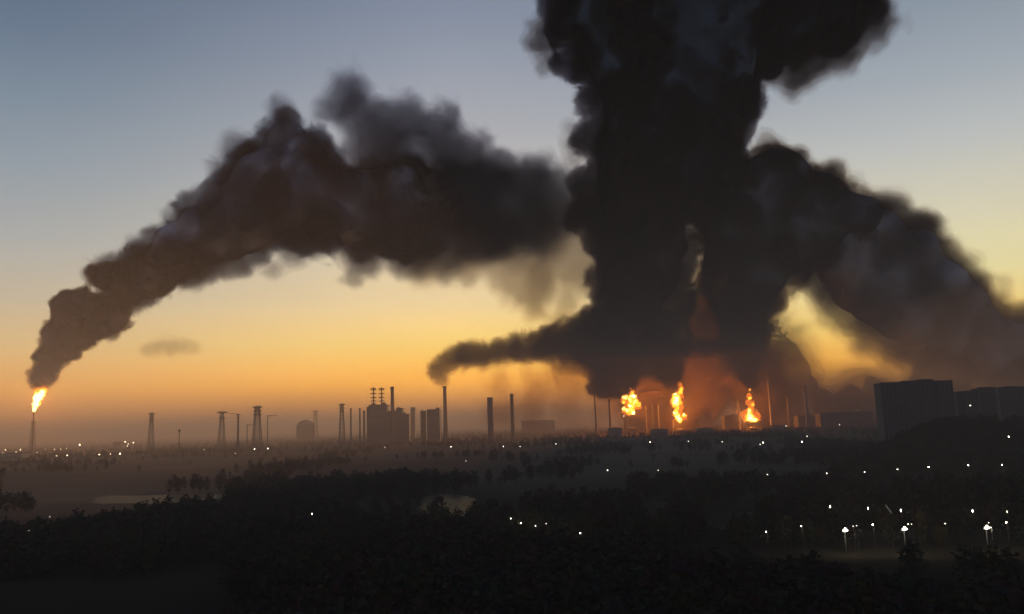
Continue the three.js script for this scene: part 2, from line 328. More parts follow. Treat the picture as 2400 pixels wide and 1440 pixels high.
// ---------- power pylons ----------
function pylon(label, px, topY, depth, base, head, arms, r = 0.55) {
  const top = at(px, topY, depth), H = top.y, t = thing('power_pylon', label, 'pylon', V(top.x, 0, top.z), 'power pylons along the horizon');
  lattice(t, 'bracing', H, base, head, r * 0.75, M.dark, 10);
  for (const [dy, half] of arms) {
    const y = H - dy;
    part('crossarm', mergeGeometries([bar(V(-half, y, 0), V(half, y, 0), r), bar(V(-half, y, 0), V(0, y + 3.5, 0), r * 0.7), bar(V(half, y, 0), V(0, y + 3.5, 0), r * 0.7), bar(V(-half, y, 0), V(0, y - 3, 0), r * 0.6), bar(V(half, y, 0), V(0, y - 3, 0), r * 0.6)]), M.dark, t);
    const ins = []; for (const s of [-1, -0.5, 0.5, 1]) ins.push(cyl(0.25, 0.25, 3, s * half, y - 3.2, 0, 6));
    part('insulators', mergeGeometries(ins), M.dark, t);
  }
  return { t, H, top };
}
pylon('pylon with short crossarms standing alone left of the others', 355, 969, 1800, 13, 4, [[1, 7], [10, 5.5], [17, 4.5]]);
const pA = pylon('pylon holding the left end of a sagging cable', 520, 966, 1900, 17, 5, [[1, 12], [14, 7]], 0.7);
const pC = pylon('thickest pylon with wide head near the centre left', 603, 954, 1850, 20, 8, [[1, 11], [9, 9], [17, 9]], 0.95);
pylon('pylon left of the two thin poles by the boiler house', 801, 948, 2000, 15, 5, [[1, 8], [9, 7], [18, 6]], 0.85);
pylon('faint distant pylon above the round storage dome', 739, 964, 3000, 20, 7, [[1, 12], [12, 9]], 0.6);
{
  const top = at(558, 971, 1880), t = thing('cable_mast', 'single dark mast at the right end of sagging cable', 'mast', V(top.x, 0, top.z)), H = top.y;
  part('shaft', cyl(3, 1.6, H, 0, 0, 0, 8), M.dark, t);
  part('crossarm', mergeGeometries([bar(V(-6, H - 1, 0), V(6, H - 1, 0), 0.7), bar(V(-5, H - 8, 0), V(5, H - 8, 0), 0.6)]), M.dark, t);
  lattice(t, 'foot_bracing', 26, 20, 4, 0.9, M.dark, 3);
  const a = V(pA.top.x, pA.H - 1, pA.top.z), b = V(top.x, H - 0.5, top.z), mid = a.clone().lerp(b, 0.5); mid.y += 0.5;
  tag(part('power_cable', new THREE.TubeGeometry(new THREE.QuadraticBezierCurve3(a, mid, b), 16, 0.45, 5), M.dark, scene), 'dark cable strung from a pylon to the single mast', 'cable');
}
function gantry(label, px, topY, baseY, reach, depth) {
  const top = at(px, topY, depth), t = thing('gantry_post', label, 'gantry', V(top.x, 0, top.z)), H = top.y;
  part('post', cyl(1.1, 0.8, H, 0, 0, 0, 8), M.dark, t);
  part('boom', mergeGeometries([box(reach, 1, 1, reach / 2 - 0.8, H - 0.5, 0), bar(V(0, H - 6, 0), V(reach * 0.4, H - 1, 0), 0.4)]), M.dark, t);
}
gantry('hooked post with long boom right of the thickest pylon', 627, 974, 1000, 24, 1850);
gantry('low hooked post left of the thickest pylon', 579, 996, 1012, 14, 1850);
{
  const top = at(420, 1008, 1500), t = thing('signal_post', 'small dark post on the horizon between two pylons', 'post', V(top.x, 0, top.z));
  part('shaft', cyl(0.7, 0.6, top.y, 0, 0, 0, 8), M.dark, t); part('box_head', box(3, 4, 2, 0, top.y - 1.5, 0), M.dark, t);
}

// ---------- boiler house, twin masts, plant buildings ----------
for (const [px, label] of [[875, 'left one of twin masts with stacked platforms above the boiler house'], [894, 'right one of twin masts with stacked platforms above the boiler house']]) {
  const top = at(px, 908, 2300), t = thing('platform_mast', label, 'mast', V(top.x, 0, top.z), 'twin masts over the boiler house'), H = top.y, s = 2300 / PXF;
  part('shaft', cyl(2.6, 1.6, H, 0, 0, 0, 10), M.rust, t);
  for (const y of [911, 914, 923, 932, 940]) part('platform', box(15, y < 912 ? 1.6 : 2.4, 12, 0, H - (y - 908) * s, 0), M.rust, t);
  lattice(t, 'bracing', H * 0.55, 13, 8, 0.45, M.rust, 6);
}
function building(name, label, cat, x0, x1, topY, depth, deep, m, opt = {}) {
  const a = at(x0, topY, depth), b = at(x1, topY, depth), W = b.x - a.x, H = (a.y + b.y) / 2, t = thing(name, label, cat, V((a.x + b.x) / 2, 0, (a.z + b.z) / 2 - deep / 2), opt.group);
  part('wall', box(W, H, deep, 0, H / 2, 0), m, t);
  const roof = part('roof', mergeGeometries([box(W + 0.8, 0.6, deep + 0.8, 0, H + 0.3, 0), box(W + 0.8, 1, 0.4, 0, H + 1.1, deep / 2 + 0.2), box(W + 0.8, 1, 0.4, 0, H + 1.1, -deep / 2 - 0.2)]), M.roof, t);
  for (const [u, w, h] of opt.vents ?? []) part('roof_vent', mergeGeometries([box(w, h, deep * 0.4, u * W, H + 0.6 + h / 2, 0), box(w + 0.6, 0.4, deep * 0.4 + 0.6, u * W, H + 0.8 + h, 0)]), M.dark, roof);
  const { cols = 0, rows = 0 } = opt, wg = cols && new THREE.BoxGeometry((W / cols) * 0.45, Math.min(6, (H / rows) * 0.5), 0.3);
  for (let c = 0; c < cols; c++) for (let r = 0; r < rows; r++) { const o = part('window', wg, M.glass, t); o.position.set((-0.5 + (c + 0.5) / cols) * W, (H / rows) * (r + 0.55), deep / 2 + 0.06); }
  return { t, W, H };
}
building('boiler_house', 'large shouldered boiler house under the twin masts', 'boiler house', 864, 907, 950, 2280, 44, M.wallDark, { vents: [[-0.3, 10, 5], [0.25, 12, 6]], cols: 6, rows: 5 });
building('plant_building', 'lower left shoulder block of the boiler house', 'building', 859, 863.5, 956, 2280, 40, M.wallDark, { vents: [[0, 3, 2]] });
building('plant_building', 'low block between boiler house and dark chimney', 'building', 908, 926, 965, 2300, 36, M.wallDark, { vents: [[0.2, 6, 4]], cols: 3, rows: 3 });
building('plant_building', 'narrow stepped tower block right of the dark chimney', 'building', 928, 943, 958, 2320, 30, M.wallDark, { vents: [[-0.2, 5, 3]], cols: 2, rows: 4 });
building('plant_building', 'low sloping end block right of the stepped tower', 'building', 944, 958, 972, 2320, 30, M.wallDark, { vents: [[-0.3, 6, 5]] });
building('plant_building', 'faint far block above the low end block', 'building', 962, 972, 956, 2900, 30, M.wall, { cols: 2, rows: 5 });
building('plant_building', 'stepped narrow block left of the flat-topped plant hall', 'building', 985, 998, 965, 2380, 30, M.wallDark, { vents: [[-0.2, 4, 4]], cols: 2, rows: 3 });
building('plant_hall', 'flat-topped plant hall left of the smoking chimney', 'building', 1000, 1030, 961, 2350, 46, M.wallDark, { vents: [[0.3, 9, 5]], cols: 5, rows: 3 });
building('warehouse', 'long low dark shed running along the horizon right of broad stack', 'warehouse', 1222, 1300, 987, 3900, 60, M.wallDark, { vents: [[-0.2, 14, 4], [0.2, 10, 3]], cols: 8, rows: 2 });
building('warehouse', 'pale lit shed among the lamps at left', 'warehouse', 264, 283, 1037, 3200, 40, M.panel, { cols: 4, rows: 1, vents: [[0, 4, 1]] });
building('warehouse', 'long low pale shed at the far left edge', 'warehouse', -10, 50, 1064, 1750, 30, M.panel, { cols: 10, rows: 1 });
building('plant_building', 'low dark plant block left of third fire', 'building', 1698, 1734, 975, 2520, 40, M.dark, { vents: [[0.2, 8, 4]], cols: 4, rows: 3 });
building('plant_building', 'long low dark hall between third fire and apartment blocks', 'building', 1870, 1920, 975, 2500, 40, M.dark, { vents: [[0.1, 8, 2]], cols: 6, rows: 3 });
building('plant_building', 'long dark hall next to the apartment block, right of slender stack', 'building', 1922, 2046, 968, 2300, 40, M.dark, { vents: [[-0.3, 10, 2], [0.3, 8, 1.5]], cols: 12, rows: 3 });
{
  const c = at(716, 985, 3700), s = 3700 / PXF, R = 21 * s, t = thing('storage_dome', 'round storage dome on the horizon left of the plant', 'storage tank', V(c.x, 0, c.z)), H = c.y - R * 0.75;
  part('wall', cyl(R, R, H, 0, 0, 0, 40), M.wallDark, t);
  const dome = part('dome', new THREE.SphereGeometry(R, 40, 14, 0, 6.2832, 0, 1.5708).scale(1, 0.75, 1).translate(0, H, 0), M.wallDark, t);
  part('roof_vent', cyl(2, 2, 3, 0, c.y - 0.6, 0), M.dark, dome);
  for (const k of [0.3, 0.6, 0.97]) part('stiffener', ring(R, 0.5, 0.6, H * k), M.dark, t);
}
function tank(label, px, topY, w, depth) {
  const c = at(px, topY, depth), R = (w * depth) / PXF / 2, t = thing('storage_tank', label, 'storage tank', V(c.x, 0, c.z), 'storage tanks around the fires'), H = c.y - R * 0.12;
  part('wall', cyl(R, R, H, 0, 0, 0, 36), M.concrete, t);
  part('roof', cyl(R + 0.3, 1, R * 0.12, 0, H, 0, 36), M.steel, t);
  part('railing', mergeGeometries([ring(R + 0.1, 0.15, 0.15, H + 1.2), ring(R + 0.1, 0.15, 0.15, H + 0.6)]), M.steel, t);
  part('stair', bar(V(R + 0.6, 0, 0), V(0, H, R + 0.6), 0.5), M.steel, t);
}
[['leftmost low storage tank, left of the first fire', 1442, 1001, 34, 2300], ['low storage tank between first and second fire', 1545, 1004, 40, 2280], ['low storage tank between second and third fire', 1650, 1001, 44, 2300], ['low storage tank right of the third fire', 1822, 996, 36, 2260]].forEach((a) => tank(...a));
function unit(label, px, topY, w, depth) {                               // burning process unit: steel frame, columns, vessels
  const c = at(px, topY, depth), W = (w * depth) / PXF, H = c.y, t = thing('process_unit', label, 'refinery unit', V(c.x, 0, c.z), null), f = [];
  for (const x of [-0.5, -0.17, 0.17, 0.5]) for (const z of [-8, 8]) f.push(box(0.9, H, 0.9, x * W, H / 2, z));
  part('steel_frame', mergeGeometries(f), M.dark, t);
  for (let y = 8; y < H; y += 9) part('deck', box(W + 1.5, 0.5, 18, 0, y, 0), M.dark, t);
  part('column', mergeGeometries([cyl(2.4, 2.4, H * 1.12, -W * 0.62, 0, 0), new THREE.SphereGeometry(2.4, 16, 8).translate(-W * 0.62, H * 1.12, 0)]), M.steel, t);
  part('vessel', new THREE.CapsuleGeometry(3, W * 0.4, 6, 14).rotateZ(1.5708).translate(0, H * 0.35, 10.5), M.steel, t);
  part('pipe_run', mergeGeometries([0, 1, 2].map((i) => bar(V(-W * 0.6, H * 0.2 + i * 1.5, 9.5), V(W * 0.7, H * 0.2 + i * 1.5, 9.5), 0.5))), M.steel, t);
}
unit('burning refinery unit under the first fire from the left', 1480, 974, 26, 2500);
unit('burning refinery unit under the second fire', 1591, 990, 22, 2500);
unit('burning refinery unit under the third, rightmost fire', 1761, 989, 30, 2500);

// ---------- apartment blocks at right ----------
function block(label, x0, x1, topY, depth, deep, cols, turn, steps) {
  const a = at(x0, topY, depth), b = at(x1, topY, depth), W = Math.hypot(b.x - a.x, b.z - a.z), H = (a.y + b.y) / 2, t = thing('apartment_block', label, 'apartment block', V((a.x + b.x) / 2, 0, a.z - deep / 2), 'apartment blocks at the right edge');
  t.rotation.y = turn;
  const rows = Math.round(H / 3), fh = H / rows;
  part('wall', box(W, H, deep, 0, H / 2, 0), M.block, t);
  const roof = part('roof', mergeGeometries([box(W + 0.5, 0.5, deep + 0.5, 0, H + 0.25, 0), box(W + 0.5, 0.7, 0.3, 0, H + 0.85, deep / 2 + 0.1)]), M.roof, t);
  for (const [u, w, h] of steps) part('roof_cabin', mergeGeometries([box(w, h, deep * 0.6, u * W, H + 0.5 + h / 2, 0), box(w + 0.5, 0.3, deep * 0.6 + 0.5, u * W, H + 0.65 + h, 0)]), M.block, roof);
  const wg = new THREE.BoxGeometry(1.5, 1.5, 0.2), sg = new THREE.BoxGeometry(1.8, 0.12, 0.4), bg = mergeGeometries([box(2.9, 0.15, 1.2, 0, 0, 0.6), box(2.9, 1, 0.1, 0, 0.5, 1.2), box(0.1, 1, 1.1, -1.4, 0.55, 0.6), box(0.1, 1, 1.1, 1.4, 0.55, 0.6)]);
  for (let c = 0; c < cols; c++) for (let r = 0; r < rows; r++) {
    const x = (-0.5 + (c + 0.5) / cols) * W, y = (r + 0.5) * fh;
    if (c % 4 === 2) { const o = part('balcony', bg, M.block, t); o.position.set(x, y - 1.1, deep / 2 + 0.02); }
    const o = part('window', wg, M.glass, t); o.position.set(x, y, deep / 2 + 0.05);
    const s = part('sill', sg, M.block, o); s.position.set(0, -0.83, 0.12);
  }
  for (let r = 1; r < rows; r += 1) { const o = part('panel_joint', new THREE.BoxGeometry(W * 0.998, 0.06, 0.05), M.dark, t); o.position.set(0, r * fh, deep / 2 + 0.01); }
}
block('tallest broad apartment block with stepped roof near right edge', 2066, 2232, 897, 860, 18, 18, -0.05, [[-0.05, 14, 1.6], [0.18, 12, 2.4]]);
block('lower apartment block directly right of the broad one', 2242, 2292, 920, 930, 16, 7, 0, [[0.2, 6, 1]]);
block('narrow apartment block second from the right edge', 2294, 2333, 911, 950, 16, 6, 0, [[0, 8, 1.2]]);
block('rightmost apartment block cut by the right edge', 2340, 2440, 909, 980, 16, 12, 0, [[-0.1, 10, 1.4]]);

// ---------- fires ----------
const fireM = { core: glow(1, 0.72, 0.2, 11), mid: glow(1, 0.38, 0.02, 5), tongue: new THREE.MeshStandardMaterial({ color: 0x050505, emissive: new THREE.Color().setRGB(1, 0.2, 0.012), emissiveIntensity: 2.6, roughness: 1, transparent: true, opacity: 0.3 }) };
function flame(label, depth, hot, warm, faint, light) {
  const t = thing('flame', label, 'fire', V(0, 0, 0), null), o = { k: 2, amp: 0.8, ampMax: 8, waves: [15, 7, 3.5], gains: [1, 0.6, 0.35], soft: 0.7, warp: 0.6, seedAt: depth % 7 };
  const thin = (l) => l.map(([x, y, r]) => [x, y, r * 0.86]);
  part('flame_core', billow(balls(thin(hot), depth), 1.1, { ...o, levels: [0] })[0], fireM.core, t);
  part('flame_body', billow(balls(thin(warm), depth + 3), 1.3, { ...o, levels: [0] })[0], fireM.mid, t);
  part('flame_tongue', billow(balls(thin(faint), depth + 6), 1.6, { ...o, levels: [0] })[0], fireM.tongue, t);
  for (const [x, y, k, dz] of light) {
    const l = new THREE.PointLight(new THREE.Color().setRGB(1, 0.27, 0.02), k * 0.54); l.name = 'fire_light'; l.position.copy(at(x, y, depth + dz * 1.6)); l.castShadow = true; l.shadow.radius = 400; scene.add(l);
    const f = l.clone(); f.position.copy(at(x, y + 12, depth - dz)); f.intensity *= 0.36; scene.add(f);
  }
}
flame('bright pale flame leaning right on the flare stack', 2600,
  [[79, 963, 2.6], [80.5, 957, 4], [83, 949, 6], [86, 940, 8], [90, 932, 9], [95, 925, 8], [100, 918, 5], [87, 926, 6]],
  [[79, 964, 3], [82, 953, 6], [86, 940, 9.5], [91, 930, 10.5], [97, 922, 9], [103, 915, 5.5], [85, 922, 7], [90, 914, 6], [98, 910, 5]],
  [[85, 940, 11], [92, 926, 13], [88, 912, 10], [98, 910, 9], [82, 905, 7], [104, 908, 6]], [[90, 932, 200000, 22]]);
flame('first big fire from the left, under the black column', 2500,
  [[1481, 964, 5], [1484, 968, 3.5], [1478, 952, 4.5], [1480, 938, 6], [1484, 930, 6], [1486, 942, 5], [1466, 932, 4.5], [1462, 958, 3], [1470, 962, 3.5]],
  [[1480, 962, 8], [1479, 950, 7], [1482, 936, 10], [1466, 931, 7], [1462, 944, 4], [1462, 959, 5], [1490, 945, 8], [1497, 949, 5], [1482, 920, 4], [1474, 966, 6], [1459, 914, 2], [1478, 911, 2.2]],
  [[1476, 962, 14], [1480, 940, 16], [1468, 934, 12], [1492, 950, 10], [1480, 918, 7], [1474, 907, 3]], [[1478, 945, 230000, 26], [1470, 905, 60000, 20]]);
flame('second fire, a tall split flame in the middle', 2500,
  [[1585, 930, 6.5], [1587, 939, 7], [1584, 947, 5.5], [1585, 969, 5], [1588, 977, 5], [1593, 985, 4], [1603, 973, 3]],
  [[1586, 931, 9], [1587, 941, 9.5], [1583, 949, 7], [1595, 920, 5], [1597, 912, 3.5], [1584, 969, 7.5], [1589, 978, 7], [1595, 987, 5.5], [1603, 974, 4.5], [1589, 958, 3.5]],
  [[1588, 930, 13], [1588, 945, 14], [1590, 972, 14], [1600, 978, 9], [1597, 912, 8], [1592, 900, 6]], [[1590, 940, 230000, 26], [1588, 978, 110000, 24], [1580, 905, 60000, 20]]);
flame('third fire at right, low and flickering', 2500,
  [[1758, 972, 4.5], [1755, 980, 5.5], [1762, 982, 5], [1770, 985, 3.5], [1757, 963, 2.8]],
  [[1758, 970, 6.5], [1753, 980, 7.5], [1763, 982, 7], [1772, 985, 5], [1757, 961, 4], [1757, 934, 4], [1764, 949, 4], [1758, 914, 2.8]],
  [[1758, 966, 12], [1764, 975, 14], [1750, 975, 12], [1758, 945, 9], [1757, 928, 6], [1776, 980, 8], [1730, 965, 4], [1730, 950, 3]], [[1760, 972, 170000, 26], [1757, 925, 40000, 20]]);

// ---------- lamps ----------
const lampM = [0, 6, 16, 40].map((k) => glow(1, 0.9, 0.72, k || 2.5)), lampWarm = [0, 6, 16, 40].map((k) => glow(1, 0.72, 0.42, k || 2.5));
function lamp(name, label, px, py, bright, o = {}) {
  const { group, h = 9, depth, warm = false, size = 1, light = 0, tall = 1 } = o;
  const head = depth ? at(px, py, depth) : onPlane(px, py, h), d = Math.hypot(head.x, head.z);
  const base = depth ? Math.max(0, head.y - h) : 0, H = head.y - base, t = thing(name, label, 'lamp', V(head.x, base, head.z), group);
  openSpots.push([head.x, head.z, Math.max(6, ((12 - head.y) * d) / Math.max(10, 45 - head.y))]);
  const s = size * Math.min(2.6, Math.max(0.55, d / 900));
  part('pole', cyl(0.1 + 0.04 * s, 0.07 + 0.02 * s, H - 0.1, 0.9 * s, 0, -0.6 * s, 8), M.pole, t);
  part('arm', bar(V(0.9 * s, H - 0.3, -0.6 * s), V(0, H + 0.34 * s * tall, -0.05 * s), 0.06 + 0.02 * s), M.pole, t);
  part('lamp_hood', new THREE.CylinderGeometry(0.2 * s, 0.55 * s, 0.25 * s, 12).translate(0, H + 0.36 * s * tall + 0.1 * s, 0), M.dark, t);
  part('bulb', new THREE.SphereGeometry(0.36 * s, 12, 8).scale(1, tall, 1).translate(0, H, 0), (warm ? lampWarm : lampM)[bright], t);
  if (light) { const l = new THREE.PointLight(new THREE.Color().setRGB(1, 0.92, 0.74), light); l.name = 'lamp_light'; l.position.set(head.x * 0.996, head.y - 0.3, head.z * 0.996); l.castShadow = true; l.shadow.radius = 20; scene.add(l); }
}
const TH = ['first', 'second', 'third', 'fourth', 'fifth', 'sixth', 'seventh', 'eighth', 'ninth', 'tenth', 'eleventh', 'twelfth'];
// far left: yard lamps
[[6, 1063, 1], [12, 1055, 2], [37, 1060, 1], [47, 1055, 2], [86, 1061, 0], [106, 1054, 0], [127, 1054, 1], [142, 1053, 1], [155, 1051, 1]].forEach(([x, y, b], i) => lamp('street_lamp', `${TH[i]} lamp from the left edge in the upper row by the flare`, x, y, b, { group: 'lamps below the flare stack', h: 15, warm: true }));
[[132, 1069, 1], [157, 1068, 2], [232, 1066, 2], [258, 1065, 1], [281, 1064, 3]].forEach(([x, y, b], i) => lamp('street_lamp', `${TH[i]} lamp from the left in the lower row of five at left`, x, y, b, { group: 'lower lamp row at left', h: 15, warm: true }));
lamp('street_lamp', 'brightest lone lamp on the left horizon right of flare stack', 186, 1043, 3, { h: 22, depth: 1900, warm: true });
[[293, 1036, 2], [300, 1041, 1], [298, 1046, 1], [312, 1038, 2]].forEach(([x, y, b], i) => lamp('yard_lamp', ['top left', 'middle', 'bottom', 'rightmost'][i] + ' lamp of the tight cluster beside the pale lit shed', x, y, b, { group: 'lamp cluster by the pale shed', h: 20, depth: 1700, warm: true }));
// middle distance
[[478, 1055, 0, 'very faint lamp below the sagging cable, furthest left of three'], [551, 1063, 0, 'faint lamp below the single cable mast'], [596, 1053, 2, 'left one of two lamps below the thickest pylon'], [627, 1052, 2, 'right one of two lamps below the thickest pylon'], [902, 1049, 0, 'faint lamp below the boiler house'], [1057, 1048, 2, 'lone lamp below the smoking chimney'], [1180, 1047, 2, 'left one of two lamps below the broad stacks'], [1219, 1047, 1, 'right one of two lamps below the broad stacks'], [1092, 1081, 0, 'very faint lamp lower right of the lamp under smoking chimney'],
  [1303, 1041, 1, 'lone lamp left of the first fire and well below it'], [1524, 1037, 2, 'lamp below the gap between first and second fire'], [1614, 1035, 1, 'lamp just below the second fire'], [1693, 1036, 1, 'lamp below and between second and third fire'], [1782, 1042, 1, 'dimmer lamp of the close pair below third fire'], [1789, 1038, 3, 'brighter lamp of the close pair below third fire'], [1892, 1023, 1, 'dim upper lamp below the slender pale stack'], [1880, 1036, 3, 'bright lower lamp below the slender pale stack'], [1424, 1103, 2, 'bright lone lamp on dark plain below first fire'], [1543, 1103, 1, 'dim lone lamp on dark plain below second fire'], [1799, 1113, 1, 'dim lamp at the left end of upper right lamp row'],
].forEach(([x, y, b, label]) => lamp('street_lamp', label, x, y, b, { h: 16 }));
[[1462, 976, 1, 'small red-lit lamp at the foot of the first fire'], [1843, 999, 1, 'dim lamp on the horizon right of third fire'], [1968, 996, 1, 'dim lamp in front of the long dark hall']].forEach(([x, y, b, label]) => lamp('yard_lamp', label, x, y, b, { h: 20, depth: 1450 }));
lamp('street_lamp', 'lone lamp high against the dark lower apartment blocks', 2275, 951, 2, { h: 66, depth: 850 });
lamp('street_lamp', 'lone lamp at right edge midway between horizon and lamp row', 2365, 1024, 3, { h: 40, depth: 560 });
[[1938, 1110, 2], [2027, 1107, 2], [2104, 1101, 2], [2177, 1095, 3], [2270, 1091, 3], [2349, 1090, 2]].forEach(([x, y, b], i) => lamp('street_lamp', `${TH[i]} bright lamp from the left in upper row of six at right`, x, y, b, { group: 'upper lamp row at right', h: 10, light: 40 }));
// near right: floodlights and lamps round them
[[1981, 1241], [2120, 1238], [2313, 1235]].forEach(([x, y], i) => {
  const head = onPlane(x, y, 8); openSpots.push([head.x, head.z, 45], [head.x - 5, head.z, 40], [head.x + 5, head.z, 40]); const t = thing('floodlight', `${['leftmost', 'middle', 'rightmost'][i]} of the three big glaring floodlights at lower right`, 'floodlight', V(head.x, 0, head.z), 'three big floodlights');
  part('pole', cyl(0.2, 0.14, 7.2, 0, 0, -0.5, 8), M.pole, t);
  part('crossbar', box(1.7, 0.16, 0.16, 0, 7.2, -0.5), M.dark, t);
  [[-0.5, 7.6, 0.36], [0.55, 7.65, 0.34], [0.03, 8.15, 0.36], [0, 7.55, 0.4]].forEach(([a, b, r]) => {
    const l = part('lamp_head', new THREE.CylinderGeometry(r, r * 0.7, 0.5, 14).rotateX(1.45).translate(a, b, -0.15), M.dark, t);
    part('lens', new THREE.CylinderGeometry(r * 0.93, r * 0.93, 0.06, 14).rotateX(1.45).translate(a, b, 0.14), glow(1, 0.93, 0.72, 6), l);
  });
  const l = new THREE.PointLight(new THREE.Color().setRGB(1, 0.9, 0.66), 160); l.name = 'floodlight_light'; l.position.set(head.x * 0.997, 7.6, head.z * 0.994); l.castShadow = true; l.shadow.radius = 30; scene.add(l);
});
[[2000, 1234, 0, 'nearer of two small lamps right of the leftmost floodlight'], [2008, 1233, 0, 'farther of two small lamps right of the leftmost floodlight'], [2129, 1229, 1, 'nearer of two small lamps right of the middle floodlight'], [2137, 1229, 0, 'farther of two small lamps right of the middle floodlight'], [2318, 1226, 0, 'small lamp just above the rightmost floodlight'], [2323, 1237, 1, 'small lamp touching the right side of rightmost floodlight'],
  [1796, 1247, 2, 'lamp furthest left in the lower right lamp row'], [1878, 1234, 2, 'lamp left of the leftmost floodlight'], [2046, 1230, 3, 'white lamp between leftmost and middle floodlight'], [2216, 1228, 1, 'dim lamp between middle and rightmost floodlight'], [2359, 1225, 3, 'white lamp at right edge beside the rightmost floodlight']].forEach(([x, y, b, label]) => lamp('street_lamp', label, x, y, b, { h: 8, size: 0.8, light: b > 1 ? 22 : 0 }));
[[1946, 1188, 2, 'leftmost of five upright oblong lamps above the floodlights'], [2035, 1192, 1, 'second upright oblong lamp from left, above the floodlights'], [2112, 1197, 2, 'upright oblong lamp above the middle floodlight'], [2280, 1198, 2, 'upright oblong lamp above the rightmost floodlight'], [2361, 1200, 0, 'dim upright oblong lamp at the right edge']].forEach(([x, y, b, label]) => lamp('street_lamp', label, x, y, b, { h: 9, tall: 3.2, size: 0.75, group: 'upright oblong lamps', light: b ? 14 : 0 }));
[[1197, 1216], [1221, 1227], [1255, 1233], [1280, 1228], [1328, 1237], [1360, 1250]].forEach(([x, y], i) => lamp('street_lamp', `${TH[i]} lamp from the left in the lane right of middle pond`, x, y, [2, 2, 1, 0, 2, 2][i], { h: 7, size: 0.9, group: 'lamps along the lane right of the middle pond', light: 15 }));
[[731, 1205, 1, 'lone upright glint in the dark woods left of middle pond', 2.6], [116, 1212, 0, 'faint lone lamp in the dark woods at far left', 1], [67, 1245, 0, 'faintest low lamp near the lower left corner', 1]].forEach(([x, y, b, label, tall]) => lamp('street_lamp', label, x, y, b, { h: 8, tall, size: 0.8 }));
{ // lit slanting boom
  const a = onPlane(2076, 1185, 12), d = -a.z, b = at(2090, 1203, d), t = thing('slanting_boom', 'pale slanting lit boom above left of the middle floodlight', 'boom', V(b.x, 0, b.z));
  part('post', cyl(0.22, 0.16, b.y + 0.4, 0, 0, 0, 8), M.dark, t);
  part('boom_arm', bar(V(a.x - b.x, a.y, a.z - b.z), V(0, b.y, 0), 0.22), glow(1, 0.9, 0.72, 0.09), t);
}
// ---------- woods: dark masses of crowns ----------
{
  const kinds = [0, 1, 2].map((k) => {
    const parts = [cyl(0.28, 0.16, 5, 0, 0, 0, 6)];
    for (let i = 0; i < 130; i++) {
      const a = rr(0, 6.283), u = Math.pow(rnd(), 0.6), h = rr(-1, 1), rx = 3.2 + 0.5 * k, ry = 4 + 1.2 * k, w = Math.sqrt(Math.max(0, 1 - h * h));
      const lump = 1 + 0.35 * noise(Math.cos(a) * 1.4 + k * 7, h * 1.8, Math.sin(a) * 1.4);
      const g = new THREE.PlaneGeometry(rr(0.9, 1.7), rr(0.7, 1.2)).rotateX(rr(-1.4, 1.4)).rotateY(rr(0, 6.28));
      parts.push(g.translate(Math.cos(a) * rx * w * u * lump, 6.8 + k * 0.8 + h * ry * lump * (0.5 + 0.5 * u), Math.sin(a) * rx * w * u * lump));
    }
    return mergeGeometries(parts.map((g) => { g = g.toNonIndexed(); g.deleteAttribute('uv'); return g; }));
  });
  const places = [[], [], []];
  const clearOf = (x, z) => ponds.every((p) => !inPoly(x, z, p.pts)) && roadLines.every((r) => r.curve.every((q) => (q.x - x) ** 2 + (q.z - z) ** 2 > 50));
  const sight = (x, z, hh) => openSpots.every(([sx, sz, reach]) => { const d = Math.hypot(sx, sz), ux = sx / d, uz = sz / d, along = (sx - x) * ux + (sz - z) * uz, off = Math.abs((x - sx) * uz - (z - sz) * ux); return along < -4 || along > reach || off > 3.5 + hh * 0.25 + d * 0.001; });
  const m4 = new THREE.Matrix4(), e = new THREE.Euler(), q4 = new THREE.Quaternion();
  for (let i = 0; i < 63000; i++) {
    const onRise = i >= 60000, r = onRise ? rr(660, 980) : 120 * Math.pow(4300 / 120, Math.pow(rnd(), 0.7)), a = onRise ? rr(0.38, 0.75) : rr(-0.75, 0.75), x = r * Math.sin(a), z = -r * Math.cos(a);
    const n = noise(x / 120, 4.4, z / 120) + 0.5 * noise(x / 40, 2.2, z / 40);
    const s = rr(0.5, 0.95);
    if (n + rr(-0.3, 0.3) < 0.05 - 0.14 * rise(x, z) + 0.42 * openLand(x, z) + (r > 1700 ? -0.3 : 0) || !clearOf(x, z) || !sight(x, z, s * 4)) continue;
    places[i % 3].push(m4.compose(V(x, rise(x, z), z), q4.setFromEuler(e.set(0, rr(0, 6.28), 0)), V(s * rr(0.9, 1.3), s, s * rr(0.9, 1.3))).clone());
  }
  kinds.forEach((g, k) => {
    const im = new THREE.InstancedMesh(g, M.leaf, places[k].length);
    places[k].forEach((m, i) => { im.setMatrixAt(i, m); im.setColorAt(i, new THREE.Color().setRGB(rr(0.6, 1.3), rr(0.6, 1.2), rr(0.6, 1.1))); });
    im.name = numbered('woodland'); im.castShadow = im.receiveShadow = true; scene.add(im);
    tag(im, ['dark mass of trees covering the plain in the foreground', 'taller dark trees mixed through the same woods', 'tallest rounded trees among the dark woods'][k], 'woodland', null, 'stuff');
  });
}

const clear = (list, f) => list.map(([x, y, r, dz]) => [x, y, r * f, dz]);
const stout = (list) => list.filter((b) => b[2] > 56);               // thin puffs have no dense core
